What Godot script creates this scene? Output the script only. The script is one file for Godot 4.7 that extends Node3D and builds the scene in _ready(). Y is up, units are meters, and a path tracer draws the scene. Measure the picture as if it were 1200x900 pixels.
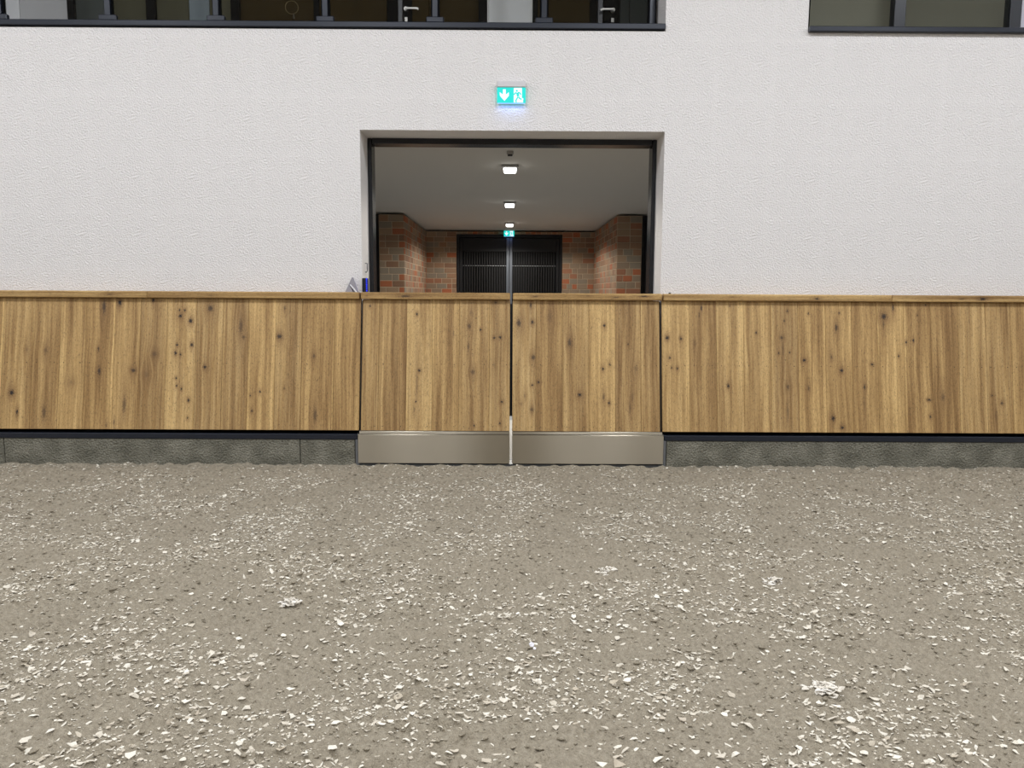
extends Node3D
# Indoor riding arena: white rendered wall with an opening, leaning oak kickboards, a double gate,
# a brick passage behind it, gallery windows above and a sand floor with felt flakes.

const LEFT_PLANKS := [ # x from, x to, tone, knots [across, down, radius across, radius down, depth of colour]
	[-4.763, -4.485, 0.10, [[0.808, 0.400, 0.0163, 0.0244, 0.45], [0.369, 0.728, 0.0224, 0.0264, 1.00], [0.579, 0.872, 0.0102, 0.0244, 1.00]]],
	[-4.485, -4.230, 0.00, [[0.494, 0.404, 0.0183, 0.0325, 0.55], [0.527, 0.875, 0.0224, 0.0712, 0.60]]],
	[-4.230, -3.992, 0.10, [[0.492, 0.647, 0.0264, 0.0244, 0.40]]],
	[-3.992, -3.721, -0.05, [[0.602, 0.069, 0.0203, 0.0712, 0.70], [0.513, 0.560, 0.0142, 0.0366, 0.75], [0.461, 0.394, 0.0102, 0.0203, 0.70], [0.823, 0.972, 0.0102, 0.0244, 0.60]]],
	[-3.721, -3.482, 0.15, [[0.158, 0.035, 0.0203, 0.0285, 1.00], [0.783, 0.554, 0.0244, 0.0203, 0.70], [0.474, 0.815, 0.0183, 0.0916, 0.60], [0.100, 0.947, 0.0081, 0.0285, 0.60]]],
	[-3.482, -3.235, -0.15, [[0.450, 0.016, 0.0122, 0.0204, 1.00], [0.561, 0.430, 0.0285, 0.0285, 0.55], [0.290, 0.583, 0.0265, 0.0407, 0.50]]],
	[-3.235, -2.956, 0.35, [[0.447, 0.136, 0.0163, 0.0183, 0.90], [0.404, 0.091, 0.0081, 0.0102, 0.90], [0.588, 0.094, 0.0122, 0.0102, 0.80], [0.361, 0.358, 0.0102, 0.0143, 0.90], [0.319, 0.421, 0.0122, 0.0183, 0.90], [0.488, 0.432, 0.0081, 0.0102, 0.90], [0.367, 0.612, 0.0081, 0.0102, 0.90], [0.390, 0.669, 0.0081, 0.0102, 0.90], [0.554, 0.694, 0.0081, 0.0122, 0.90], [0.796, 0.174, 0.0204, 0.0224, 0.90], [0.857, 0.357, 0.0163, 0.0204, 0.80], [0.805, 0.780, 0.0122, 0.0143, 0.90], [0.793, 0.912, 0.0081, 0.0102, 0.80]]],
	[-2.956, -2.709, -0.10, [[0.508, 0.076, 0.0285, 0.0326, 0.70], [0.359, 0.526, 0.0163, 0.0163, 0.85]]],
	[-2.709, -2.470, -0.15, [[0.701, 0.214, 0.0224, 0.0815, 0.60], [0.823, 0.297, 0.0183, 0.0204, 0.60]]],
	[-2.470, -2.214, 0.15, [[0.485, 0.711, 0.0102, 0.0102, 0.90], [0.200, 0.857, 0.0102, 0.0122, 0.80], [0.130, 0.741, 0.0061, 0.0082, 0.80]]],
	[-2.214, -1.967, -0.10, [[0.143, 0.290, 0.0286, 0.0265, 0.75], [0.325, 0.073, 0.0122, 0.0245, 0.60], [0.370, 0.686, 0.0082, 0.0122, 0.60]]],
	[-1.967, -1.663, 0.00, [[0.385, 0.439, 0.0143, 0.0286, 0.60], [0.456, 0.886, 0.0204, 0.0714, 0.60]]],
	[-1.663, -1.418, -0.05, []],
]
const GATE_LEFT_PLANKS := [ # x from, x to, tone, knots [across, down, radius across, radius down, depth of colour]
	[-1.400, -1.244, -0.15, [[0.441, 0.054, 0.0102, 0.0122, 0.70]]],
	[-1.244, -0.984, -0.35, []],
	[-0.984, -0.741, 0.35, [[0.390, 0.114, 0.0102, 0.0123, 0.90], [0.501, 0.544, 0.0123, 0.0123, 0.90], [0.415, 0.647, 0.0102, 0.1429, 0.50], [0.390, 0.779, 0.0082, 0.0102, 0.80], [0.327, 0.845, 0.0123, 0.0368, 0.50]]],
	[-0.741, -0.491, -0.10, [[0.784, 0.255, 0.0082, 0.0286, 0.50]]],
	[-0.491, -0.205, 0.05, [[0.393, 0.100, 0.0163, 0.0245, 0.50], [0.332, 0.204, 0.0204, 0.0368, 0.60], [0.705, 0.232, 0.0082, 0.0102, 0.90], [0.309, 0.363, 0.0102, 0.0450, 0.60], [0.451, 0.554, 0.0225, 0.0266, 0.60], [0.515, 0.962, 0.0082, 0.0102, 0.80]]],
	[-0.205, -0.012, 0.00, [[0.223, 0.292, 0.0102, 0.0102, 0.90], [0.521, 0.288, 0.0123, 0.0123, 0.90], [0.612, 0.779, 0.0123, 0.0102, 0.90], [0.523, 0.941, 0.0082, 0.0102, 0.90], [0.277, 0.019, 0.0123, 0.0123, 0.60], [0.232, 0.500, 0.0082, 0.0164, 0.50]]],
]
const GATE_RIGHT_PLANKS := [ # x from, x to, tone, knots [across, down, radius across, radius down, depth of colour]
	[0.011, 0.232, 0.15, [[0.772, 0.039, 0.0123, 0.0286, 0.70], [0.263, 0.177, 0.0245, 0.0409, 0.70], [0.839, 0.170, 0.0164, 0.0164, 0.80], [0.890, 0.440, 0.0225, 0.0286, 0.65], [0.847, 0.651, 0.0102, 0.0082, 0.80], [0.535, 0.734, 0.0123, 0.0286, 0.50], [0.388, 0.795, 0.0123, 0.0164, 0.50], [0.832, 0.836, 0.0184, 0.0286, 0.60]]],
	[0.232, 0.480, -0.20, [[0.518, 0.126, 0.0205, 0.0511, 0.45], [0.094, 0.628, 0.0123, 0.0102, 0.90]]],
	[0.480, 0.728, -0.05, [[0.271, 0.325, 0.0205, 0.0450, 0.65], [0.657, 0.722, 0.0184, 0.0164, 0.90]]],
	[0.728, 0.976, 0.30, [[0.593, 0.194, 0.0102, 0.0123, 0.95], [0.539, 0.524, 0.0102, 0.0123, 0.95], [0.787, 0.490, 0.0082, 0.0123, 0.70], [0.561, 0.739, 0.0123, 0.0327, 0.60], [0.766, 0.784, 0.0102, 0.0123, 0.90]]],
	[0.976, 1.217, -0.25, [[0.810, 0.523, 0.0246, 0.0368, 0.50], [0.668, 0.738, 0.0102, 0.0512, 0.50], [0.564, 0.821, 0.0102, 0.0614, 0.55], [0.508, 0.336, 0.0082, 0.0102, 0.60]]],
	[1.217, 1.393, -0.10, []],
]
const RIGHT_PLANKS := [ # x from, x to, tone, knots [across, down, radius across, radius down, depth of colour]
	[1.416, 1.674, 0.30, [[0.193, 0.285, 0.0184, 0.0164, 0.85], [0.702, 0.291, 0.0123, 0.0143, 0.80], [0.283, 0.438, 0.0123, 0.0143, 0.70], [0.351, 0.513, 0.0082, 0.0102, 0.70], [0.557, 0.518, 0.0102, 0.0143, 0.70]]],
	[1.674, 1.931, -0.20, [[0.456, 0.052, 0.0082, 0.0328, 0.80], [0.373, 0.111, 0.0061, 0.0369, 0.60], [0.194, 0.329, 0.0164, 0.0369, 0.45]]],
	[1.931, 2.187, 0.25, [[0.414, 0.650, 0.0123, 0.0164, 1.00], [0.500, 0.038, 0.0062, 0.0082, 0.70]]],
	[2.187, 2.444, 0.15, [[0.464, 0.243, 0.0082, 0.0103, 0.80]]],
	[2.444, 2.701, -0.10, [[0.623, 0.074, 0.0082, 0.0103, 0.80], [0.497, 0.149, 0.0062, 0.0123, 0.80], [0.398, 0.280, 0.0205, 0.0205, 0.65], [0.438, 0.367, 0.0082, 0.0739, 0.55], [0.276, 0.397, 0.0082, 0.0103, 0.90], [0.676, 0.392, 0.0062, 0.0082, 0.80], [0.590, 0.655, 0.0185, 0.0287, 0.60], [0.574, 0.848, 0.0103, 0.0780, 0.55]]],
	[2.701, 2.958, 0.05, [[0.206, 0.451, 0.0164, 0.0123, 0.95], [0.346, 0.666, 0.0123, 0.0246, 0.60], [0.391, 0.091, 0.0082, 0.0082, 0.80]]],
	[2.958, 3.207, 0.05, [[0.419, 0.201, 0.0164, 0.0370, 0.70], [0.214, 0.425, 0.0123, 0.0246, 0.60], [0.591, 0.528, 0.0164, 0.0185, 1.00], [0.231, 0.893, 0.0185, 0.0226, 0.85], [0.568, 0.962, 0.0164, 0.0144, 0.90], [0.547, 0.088, 0.0082, 0.0103, 0.70]]],
	[3.207, 3.449, -0.10, [[0.774, 0.480, 0.0144, 0.0082, 1.00], [0.455, 0.655, 0.0123, 0.0288, 0.70], [0.440, 0.779, 0.0103, 0.1232, 0.40]]],
	[3.449, 3.698, 0.25, [[0.265, 0.112, 0.0288, 0.0288, 0.80], [0.241, 0.171, 0.0082, 0.0370, 0.60], [0.621, 0.044, 0.0103, 0.0411, 0.70], [0.796, 0.416, 0.0082, 0.0103, 0.90]]],
	[3.698, 3.955, -0.15, [[0.080, 0.309, 0.0082, 0.0103, 0.90], [0.353, 0.295, 0.0082, 0.0164, 0.90], [0.874, 0.749, 0.0206, 0.0082, 1.00], [0.896, 0.876, 0.0103, 0.0144, 0.80], [0.839, 0.023, 0.0082, 0.0082, 0.80], [0.523, 0.102, 0.0062, 0.0082, 0.70]]],
	[3.955, 4.213, -0.30, [[0.379, 0.727, 0.0206, 0.0493, 0.55]]],
	[4.213, 4.470, 0.10, []],
	[4.470, 4.712, -0.10, [[0.556, 0.771, 0.0144, 0.0165, 0.70], [0.311, 0.866, 0.0103, 0.0617, 0.50], [0.185, 0.712, 0.0082, 0.0082, 0.70]]],
	[4.712, 4.962, 0.00, []],
]

const LEAN_BOTTOM := Vector3(0, 0.325, 0.285)      # lower edge of the oak boards
const LEAN_TOP := Vector3(0, 1.54, 0.065)          # upper edge of the oak boards
const CEILING_Y := 3.13                            # underside of the passage ceiling
const BACK_Z := -11.66                             # end wall of the passage

var meshes := {}
var names := {}
var oak_fine: FastNoiseLite
var oak_broad: FastNoiseLite
var oak_pore: FastNoiseLite
var n_big: FastNoiseLite
var n_mid: FastNoiseLite
var n_fine: FastNoiseLite
var n_rake: FastNoiseLite
var stucco: StandardMaterial3D
var anthracite: StandardMaterial3D
var steel: StandardMaterial3D

# ---------------------------------------------------------------- helpers
func numbered(called: String) -> String:
	var k: int = names.get(called, 0)
	names[called] = k + 1
	return called if k == 0 else "%s_%03d" % [called, k]

func meta(o: Node3D, label: String, category: String, group := "", kind := "") -> Node3D:
	o.set_meta("label", label)
	o.set_meta("category", category)
	if group != "": o.set_meta("group", group)
	if kind != "": o.set_meta("kind", kind)
	return o

func thing(called: String, label: String, category: String, at := Vector3.ZERO, group := "", kind := "") -> Node3D:
	var o := Node3D.new()
	o.name = numbered(called)
	add_child(o)
	o.position = at
	return meta(o, label, category, group, kind)

func part(parent: Node3D, called: String, mesh: Mesh, m: Material, at := Vector3.ZERO, turn := Vector3.ZERO) -> MeshInstance3D:
	var o := MeshInstance3D.new()
	o.name = called
	o.mesh = mesh
	o.material_override = m
	parent.add_child(o, true)
	o.position = at
	o.rotation = turn
	return o

func paint(c: Color, rough := 0.8, metal := 0.0) -> StandardMaterial3D:
	var m := StandardMaterial3D.new()
	m.albedo_color = c
	m.roughness = rough
	m.metallic = metal
	return m

func glow(c: Color, energy: float) -> StandardMaterial3D:
	var m := paint(c.darkened(0.6), 0.5)
	m.emission_enabled = true
	m.emission = c
	m.emission_energy_multiplier = energy
	return m

func rgb(r: int, g: int, b: int) -> Color:
	return Color(r / 255.0, g / 255.0, b / 255.0)

func tri(st: SurfaceTool, a: Vector3, b: Vector3, c: Vector3, n: Vector3, uv: Callable) -> void:
	var l := [a, b, c]
	if (b - a).cross(c - a).dot(n) > 0.0: l = [a, c, b]
	for p: Vector3 in l:
		st.set_normal(n)
		st.set_uv(uv.call(p))
		st.add_vertex(p)

func quad(st: SurfaceTool, a: Vector3, b: Vector3, c: Vector3, d: Vector3, n: Vector3, uv: Callable) -> void:
	tri(st, a, b, c, n, uv)
	tri(st, a, c, d, n, uv)

# a box with chamfered edges, uv running over its front
func bx(w: float, h: float, d: float, b := 0.004) -> ArrayMesh:
	var key := "%.4f %.4f %.4f %.4f" % [w, h, d, b]
	if meshes.has(key): return meshes[key]
	var st := SurfaceTool.new()
	st.begin(Mesh.PRIMITIVE_TRIANGLES)
	add_box(st, Vector3.ZERO, Vector3(w, h, d), b)
	meshes[key] = st.commit()
	return meshes[key]

func add_box(st: SurfaceTool, at: Vector3, size: Vector3, b := 0.0) -> void:
	var e := size / 2.0
	b = minf(b, minf(e.x, minf(e.y, e.z)) * 0.9)
	var uv := func(p: Vector3) -> Vector2: return Vector2((p.x - at.x) / size.x + 0.5, 0.5 - (p.y - at.y) / size.y)
	var face := func(axis: int, s: Vector3) -> Vector3:    # corner s, as seen on the face of that axis
		var p := Vector3(s.x * (e.x - b), s.y * (e.y - b), s.z * (e.z - b))
		p[axis] = s[axis] * e[axis]
		return p + at
	for axis in 3:
		var i := (axis + 1) % 3
		var j := (axis + 2) % 3
		for s in [-1.0, 1.0]:
			var n := Vector3.ZERO
			n[axis] = s
			var c := []
			for q in [[-1, -1], [1, -1], [1, 1], [-1, 1]]:
				var k := Vector3.ZERO
				k[axis] = s; k[i] = q[0]; k[j] = q[1]
				c.append(face.call(axis, k))
			quad(st, c[0], c[1], c[2], c[3], n, uv)
		if b > 0.0:
			for si in [-1.0, 1.0]:
				for sj in [-1.0, 1.0]:
					var k0 := Vector3.ZERO
					k0[i] = si; k0[j] = sj; k0[axis] = -1
					var k1 := k0
					k1[axis] = 1
					var n := Vector3.ZERO
					n[i] = si; n[j] = sj
					quad(st, face.call(i, k0), face.call(i, k1), face.call(j, k1), face.call(j, k0), n.normalized(), uv)
	if b > 0.0:
		for sx in [-1.0, 1.0]:
			for sy in [-1.0, 1.0]:
				for sz in [-1.0, 1.0]:
					var k := Vector3(sx, sy, sz)
					tri(st, face.call(0, k), face.call(1, k), face.call(2, k), k.normalized(), uv)

func boxes(list: Array, b := 0.0) -> ArrayMesh:            # [x0, x1, y0, y1, z0, z1] each
	var st := SurfaceTool.new()
	st.begin(Mesh.PRIMITIVE_TRIANGLES)
	for r in list:
		add_box(st, Vector3((r[0] + r[1]) / 2.0, (r[2] + r[3]) / 2.0, (r[4] + r[5]) / 2.0), Vector3(r[1] - r[0], r[3] - r[2], r[5] - r[4]), b)
	return st.commit()

func span(parent: Node3D, called: String, m: Material, x0: float, x1: float, y0: float, y1: float, z0: float, z1: float, b := 0.004) -> MeshInstance3D:
	return part(parent, called, bx(x1 - x0, y1 - y0, z1 - z0, b), m, Vector3((x0 + x1) / 2.0, (y0 + y1) / 2.0, (z0 + z1) / 2.0) - parent.position)

# a flat outline in x, y given thickness along z
func extrude(outline: PackedVector2Array, z0: float, z1: float) -> ArrayMesh:
	var st := SurfaceTool.new()
	st.begin(Mesh.PRIMITIVE_TRIANGLES)
	var uv := func(p: Vector3) -> Vector2: return Vector2(p.x, p.y)
	var ids := Geometry2D.triangulate_polygon(outline)
	var at := func(k: int, z: float) -> Vector3: return Vector3(outline[k].x, outline[k].y, z)
	for k in range(0, ids.size(), 3):
		tri(st, at.call(ids[k], z1), at.call(ids[k + 1], z1), at.call(ids[k + 2], z1), Vector3.BACK, uv)
		tri(st, at.call(ids[k], z0), at.call(ids[k + 1], z0), at.call(ids[k + 2], z0), Vector3.FORWARD, uv)
	var turn := 1.0 if Geometry2D.is_polygon_clockwise(outline) else -1.0
	for k in outline.size():
		var q := (k + 1) % outline.size()
		var d := outline[q] - outline[k]
		quad(st, at.call(k, z0), at.call(q, z0), at.call(q, z1), at.call(k, z1), Vector3(-d.y, d.x, 0).normalized() * turn, uv)
	return st.commit()

func stroke(points: Array, width: float, z0: float, z1: float) -> ArrayMesh:   # a limb or a bent bar drawn as a thick line
	var line := PackedVector2Array()
	for p in points: line.append(p)
	return extrude(Geometry2D.offset_polyline(line, width / 2.0, Geometry2D.JOIN_ROUND, Geometry2D.END_ROUND)[0], z0, z1)

func disc(r: float, h: float, sides := 10) -> CylinderMesh:
	var c := CylinderMesh.new()
	c.top_radius = r * 0.85; c.bottom_radius = r; c.height = h
	c.radial_segments = sides; c.rings = 1
	return c

func noise(seed_at: int, freq: float, octaves := 3) -> FastNoiseLite:
	var n := FastNoiseLite.new()
	n.seed = seed_at
	n.noise_type = FastNoiseLite.TYPE_SIMPLEX_SMOOTH
	n.frequency = freq
	n.fractal_type = FastNoiseLite.FRACTAL_FBM if octaves > 1 else FastNoiseLite.FRACTAL_NONE
	n.fractal_octaves = octaves
	return n

func relief(seed_at: int, freq: float, octaves: int, strength: float, side := 512) -> ImageTexture:
	var im := noise(seed_at, freq, octaves).get_seamless_image(side, side)
	im.convert(Image.FORMAT_RGBA8)
	im.bump_map_to_normal_map(strength)
	return ImageTexture.create_from_image(im)

# mottled colour, seamless: a broad and a fine noise mixed between three colours
func mottle(seed_at: int, f1: float, f2: float, dark: Color, mid: Color, light: Color, share := 0.5, side := 512) -> ImageTexture:
	var a := noise(seed_at, f1, 4).get_seamless_image(side, side)
	var b := noise(seed_at + 7, f2, 2).get_seamless_image(side, side)
	a.convert(Image.FORMAT_L8)
	b.convert(Image.FORMAT_L8)
	var da := a.get_data()
	var db := b.get_data()
	var out := PackedByteArray()
	out.resize(side * side * 3)
	for k in side * side:
		var t := (da[k] * (1.0 - share) + db[k] * share) / 255.0
		var c := dark.lerp(mid, t * 2.0) if t < 0.5 else mid.lerp(light, t * 2.0 - 1.0)
		out[3 * k] = int(c.r * 255.0)
		out[3 * k + 1] = int(c.g * 255.0)
		out[3 * k + 2] = int(c.b * 255.0)
	return ImageTexture.create_from_image(Image.create_from_data(side, side, false, Image.FORMAT_RGB8, out))

func world_mapped(m: StandardMaterial3D, per_metre: float) -> StandardMaterial3D:
	m.uv1_triplanar = true
	m.uv1_world_triplanar = true
	m.uv1_scale = Vector3.ONE * per_metre
	return m

# ---------------------------------------------------------------- oak
# one board's colour: grain along its length, knots where the photograph shows them
func oak(width: float, length: float, tone: float, knots: Array, seed_at: int, px := 80, py := 384, along_x := false) -> StandardMaterial3D:
	var rng := RandomNumberGenerator.new()
	rng.seed = seed_at
	var ox := rng.randf() * 50.0
	var oy := rng.randf() * 50.0
	var heart := (0.25 + 0.5 * rng.randf()) * width          # where the arched figure runs
	var figure := rng.randf_range(0.0, 1.0)
	var sap_l := rng.randf_range(-0.06, 0.05)
	var sap_r := rng.randf_range(-0.06, 0.05)
	var dark := Color(0.535, 0.402, 0.225)
	var light := Color(0.825, 0.685, 0.450)
	var grey := Color(0.655, 0.565, 0.42)
	var greyish := rng.randf_range(0.0, 0.35)
	var out := PackedByteArray()
	out.resize(px * py * 3)
	for j in py:
		var y := (j + 0.5) / py * length
		var wander := oak_broad.get_noise_2d(oy, y * 26.0) * 0.010
		for i in px:
			var x := (i + 0.5) / px * width
			var xx := x + wander
			var spot := 0.0
			var halo := 0.0
			for k in knots:
				var dx: float = x - k[0] * width
				var dy: float = y - k[1] * length
				var rx: float = k[2]
				var ry: float = k[3]
				if absf(dy) > ry * 6.0 or absf(dx) > rx * 6.0: continue
				var d2 := dx * dx / (rx * rx) + dy * dy / (ry * ry)
				var wide := dx * dx / (rx * rx * 5.0) + dy * dy / (ry * ry * 5.0)
				xx -= dx * 0.65 * exp(-wide)
				var rough := 1.0 + 1.6 * oak_pore.get_noise_2d((x + ox) * 260.0, (y + oy) * 120.0)
				var d3 := d2 * maxf(rough, 0.25)
				spot = maxf(spot, clampf(1.7 * exp(-d3 * 1.9) - 0.25, 0.0, 1.0) * clampf(2.2 * float(k[4]) - 0.95, 0.15, 1.0))
				halo = maxf(halo, 0.62 * float(k[4]) * exp(-(dx * dx / (rx * rx) * 0.35 + dy * dy / (ry * ry) * 0.14) * maxf(rough, 0.4)))
			var s1 := oak_broad.get_noise_2d((xx + ox) * 900.0, (y + oy) * 22.0)
			var s2 := oak_fine.get_noise_2d((xx + ox) * 900.0, (y + oy) * 28.0)
			var u := (xx - heart) / 0.06
			var arch := sin(TAU * (y * 9.0 - u * u * 1.6 + 1.5 * s1)) * exp(-u * u * 0.8) * figure
			var s0 := oak_broad.get_noise_2d((xx + oy) * 230.0, (y + ox) * 9.0)
			var t := 0.43 + 0.58 * s0 + 0.34 * s1 + 0.22 * s2 + 0.10 * arch + tone * 0.7
			if x < sap_l or width - x < sap_r: t += 0.22
			var c := dark.lerp(light, clampf(t, -0.15, 1.1))
			c = c.lerp(grey, greyish * clampf(0.5 + s1, 0.0, 1.0))
			var pore := oak_pore.get_noise_2d((xx + ox) * 1500.0, (y + oy) * 60.0)
			if pore > 0.30: c = c.darkened((pore - 0.30) * 0.8)
			c = c.lerp(Color(0.41, 0.29, 0.165), clampf(halo, 0.0, 1.0))
			c = c.lerp(Color(0.12, 0.08, 0.055), clampf(spot, 0.0, 1.0))
			var at := 3 * (j * px + i)
			out[at] = int(clampf(c.r, 0, 1) * 255.0)
			out[at + 1] = int(clampf(c.g, 0, 1) * 255.0)
			out[at + 2] = int(clampf(c.b, 0, 1) * 255.0)
	var im := Image.create_from_data(px, py, false, Image.FORMAT_RGB8, out)
	if along_x: im.rotate_90(COUNTERCLOCKWISE)
	var m := StandardMaterial3D.new()
	m.albedo_texture = ImageTexture.create_from_image(im)
	m.roughness = 0.62
	return m

func add_planks(parent: Node3D, list: Array, seed_at: int, made: Array, low_nails: bool) -> void:
	var up := LEAN_TOP - LEAN_BOTTOM
	var length := up.length()
	var lean := -atan2(LEAN_BOTTOM.z - LEAN_TOP.z, up.y)
	var nail := disc(0.0045, 0.003, 8)
	var head := paint(rgb(52, 40, 30), 0.5, 0.3)
	for k in list.size():
		var p: Array = list[k]
		var w: float = p[1] - p[0] - 0.0015
		var m: StandardMaterial3D
		if p.size() > 4: m = made[int(p[4]) % made.size()]
		else:
			m = oak(w, length, p[2], p[3], seed_at + k)
			made.append(m)
		var back := Vector3(0, -sin(-lean), -cos(lean)) * 0.013
		var at := Vector3((p[0] + p[1]) / 2.0, 0, 0) + (LEAN_TOP + LEAN_BOTTOM) / 2.0 + back
		var o := part(parent, "plank", bx(w, length, 0.026, 0.0022), m, at - parent.position, Vector3(lean, 0, 0))
		for row in ([0.003, -0.468] if low_nails else [0.003]):
			for side in [-0.33, 0.33]:
				part(o, "nail_head", nail, head, Vector3(side * w, row * length, 0.0135), Vector3(PI / 2, 0, 0))

func wedge(x0: float, x1: float) -> ArrayMesh:              # the timber framing behind the leaning boards
	var side := PackedVector2Array([Vector2(0.002, 0.33), Vector2(0.252, 0.33), Vector2(0.034, 1.53), Vector2(0.002, 1.53)])
	return extrude(side, x0, x1)

# ---------------------------------------------------------------- sand
func sand_height(x: float, z: float) -> float:
	var rel := Vector2(x - 0.3, z - 9.2)                     # the harrow went round in a wide curve
	var r := rel.length()
	var a := atan2(rel.x, -rel.y)
	var rake := n_rake.get_noise_2d(r * 21.0, a * 12.0)
	var h := n_big.get_noise_2d(x, z) * 0.022 + n_mid.get_noise_2d(x, z) * 0.026 + n_fine.get_noise_2d(x, z) * 0.019 + n_fine.get_noise_2d(x * 2.6 + 5.0, z * 2.6) * 0.007
	h += rake * 0.019 * clampf(0.6 + 1.4 * n_big.get_noise_2d(x + 40.0, z), 0.1, 1.2)
	var near_wall := exp(-maxf(z - 0.29, 0.0) / 0.07)
	return h * clampf((z - 0.1) / 0.5, 0.35, 1.0) + near_wall * 0.02 * n_mid.get_noise_2d(x * 2.2 + 9.0, 3.0)

func sand_mesh(x0: float, x1: float, z0: float, z1: float, step: float) -> ArrayMesh:
	var nx := int((x1 - x0) / step) + 1
	var nz := int((z1 - z0) / step) + 1
	var v := PackedVector3Array()
	var nrm := PackedVector3Array()
	var idx := PackedInt32Array()
	v.resize(nx * nz)
	nrm.resize(nx * nz)
	for j in nz:
		for i in nx:
			var x := x0 + i * step
			var z := z0 + j * step
			v[j * nx + i] = Vector3(x, sand_height(x, z), z)
	for j in nz:
		for i in nx:
			var a := v[j * nx + maxi(i - 1, 0)]
			var b := v[j * nx + mini(i + 1, nx - 1)]
			var c := v[maxi(j - 1, 0) * nx + i]
			var d := v[mini(j + 1, nz - 1) * nx + i]
			nrm[j * nx + i] = (d - c).cross(b - a).normalized()
	idx.resize((nx - 1) * (nz - 1) * 6)
	var k := 0
	for j in nz - 1:
		for i in nx - 1:
			var q := j * nx + i
			for s in [q, q + 1, q + nx, q + 1, q + nx + 1, q + nx]:
				idx[k] = s
				k += 1
	var arrays := []
	arrays.resize(Mesh.ARRAY_MAX)
	arrays[Mesh.ARRAY_VERTEX] = v
	arrays[Mesh.ARRAY_NORMAL] = nrm
	arrays[Mesh.ARRAY_INDEX] = idx
	var mesh := ArrayMesh.new()
	mesh.add_surface_from_arrays(Mesh.PRIMITIVE_TRIANGLES, arrays)
	return mesh

# one felt flake: an irregular curled scrap with a thickness, appended to the arrays
func add_flake(v: PackedVector3Array, nrm: PackedVector3Array, col: PackedColorArray, at: Vector3, basis: Basis, length: float, width: float, curl: float, thick: float, c: Color, rng: RandomNumberGenerator) -> void:
	var sides := 6 if length >= 0.014 else 5
	var rim := []
	var phase := rng.randf() * TAU
	for k in sides:
		var a := phase + TAU * (k + rng.randf_range(-0.28, 0.28)) / sides
		var r := rng.randf_range(0.42, 1.15)
		var q := Vector3(cos(a) * r * length / 2.0, 0, sin(a) * r * width / 2.0)
		q.y = curl * length * (q.x * q.x / (length * length) * 4.0 - 0.4) + rng.randf_range(-0.05, 0.05) * width
		rim.append(at + basis * q)
	var mid := at + basis * Vector3(0, -0.4 * curl * length + rng.randf_range(-0.04, 0.1) * width, 0)
	var down := Vector3(0, -thick, 0)
	for k in sides:
		var p: Vector3 = rim[k]
		var q: Vector3 = rim[(k + 1) % sides]
		var n := (q - mid).cross(p - mid).normalized()
		if n.y < 0.0: n = -n
		for s: Vector3 in [mid, p, q]:
			v.append(s); nrm.append(n); col.append(c)
		if sides == 5: continue                                # a small scrap pressed into the sand shows no edge
		var o := (q - p).cross(down).normalized()
		if o.dot(p - mid) < 0.0: o = -o
		for s: Vector3 in [p, p + down, q, q, p + down, q + down]:
			v.append(s); nrm.append(o); col.append(c)

func flake_mesh(v: PackedVector3Array, nrm: PackedVector3Array, col: PackedColorArray) -> ArrayMesh:
	var arrays := []
	arrays.resize(Mesh.ARRAY_MAX)
	arrays[Mesh.ARRAY_VERTEX] = v
	arrays[Mesh.ARRAY_NORMAL] = nrm
	arrays[Mesh.ARRAY_COLOR] = col
	var mesh := ArrayMesh.new()
	mesh.add_surface_from_arrays(Mesh.PRIMITIVE_TRIANGLES, arrays)
	return mesh

func flake_colour(rng: RandomNumberGenerator) -> Color:    # linear base colours, clean felt to sand-stained felt
	var t := pow(rng.randf(), 1.3)
	return Color(0.86, 0.81, 0.70).lerp(Color(0.50, 0.43, 0.33), t)

func flake_basis(x: float, z: float, rng: RandomNumberGenerator, tilt: float) -> Basis:
	var tangent := atan2(x - 0.3, -(z - 9.2))
	var a := -tangent + rng.randfn(0.0, 0.55)
	var axis := Vector3(rng.randf_range(-1, 1), 0, rng.randf_range(-1, 1)).normalized()
	return Basis(axis, rng.randfn(0.0, tilt)) * Basis(Vector3.UP, a)

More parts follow.
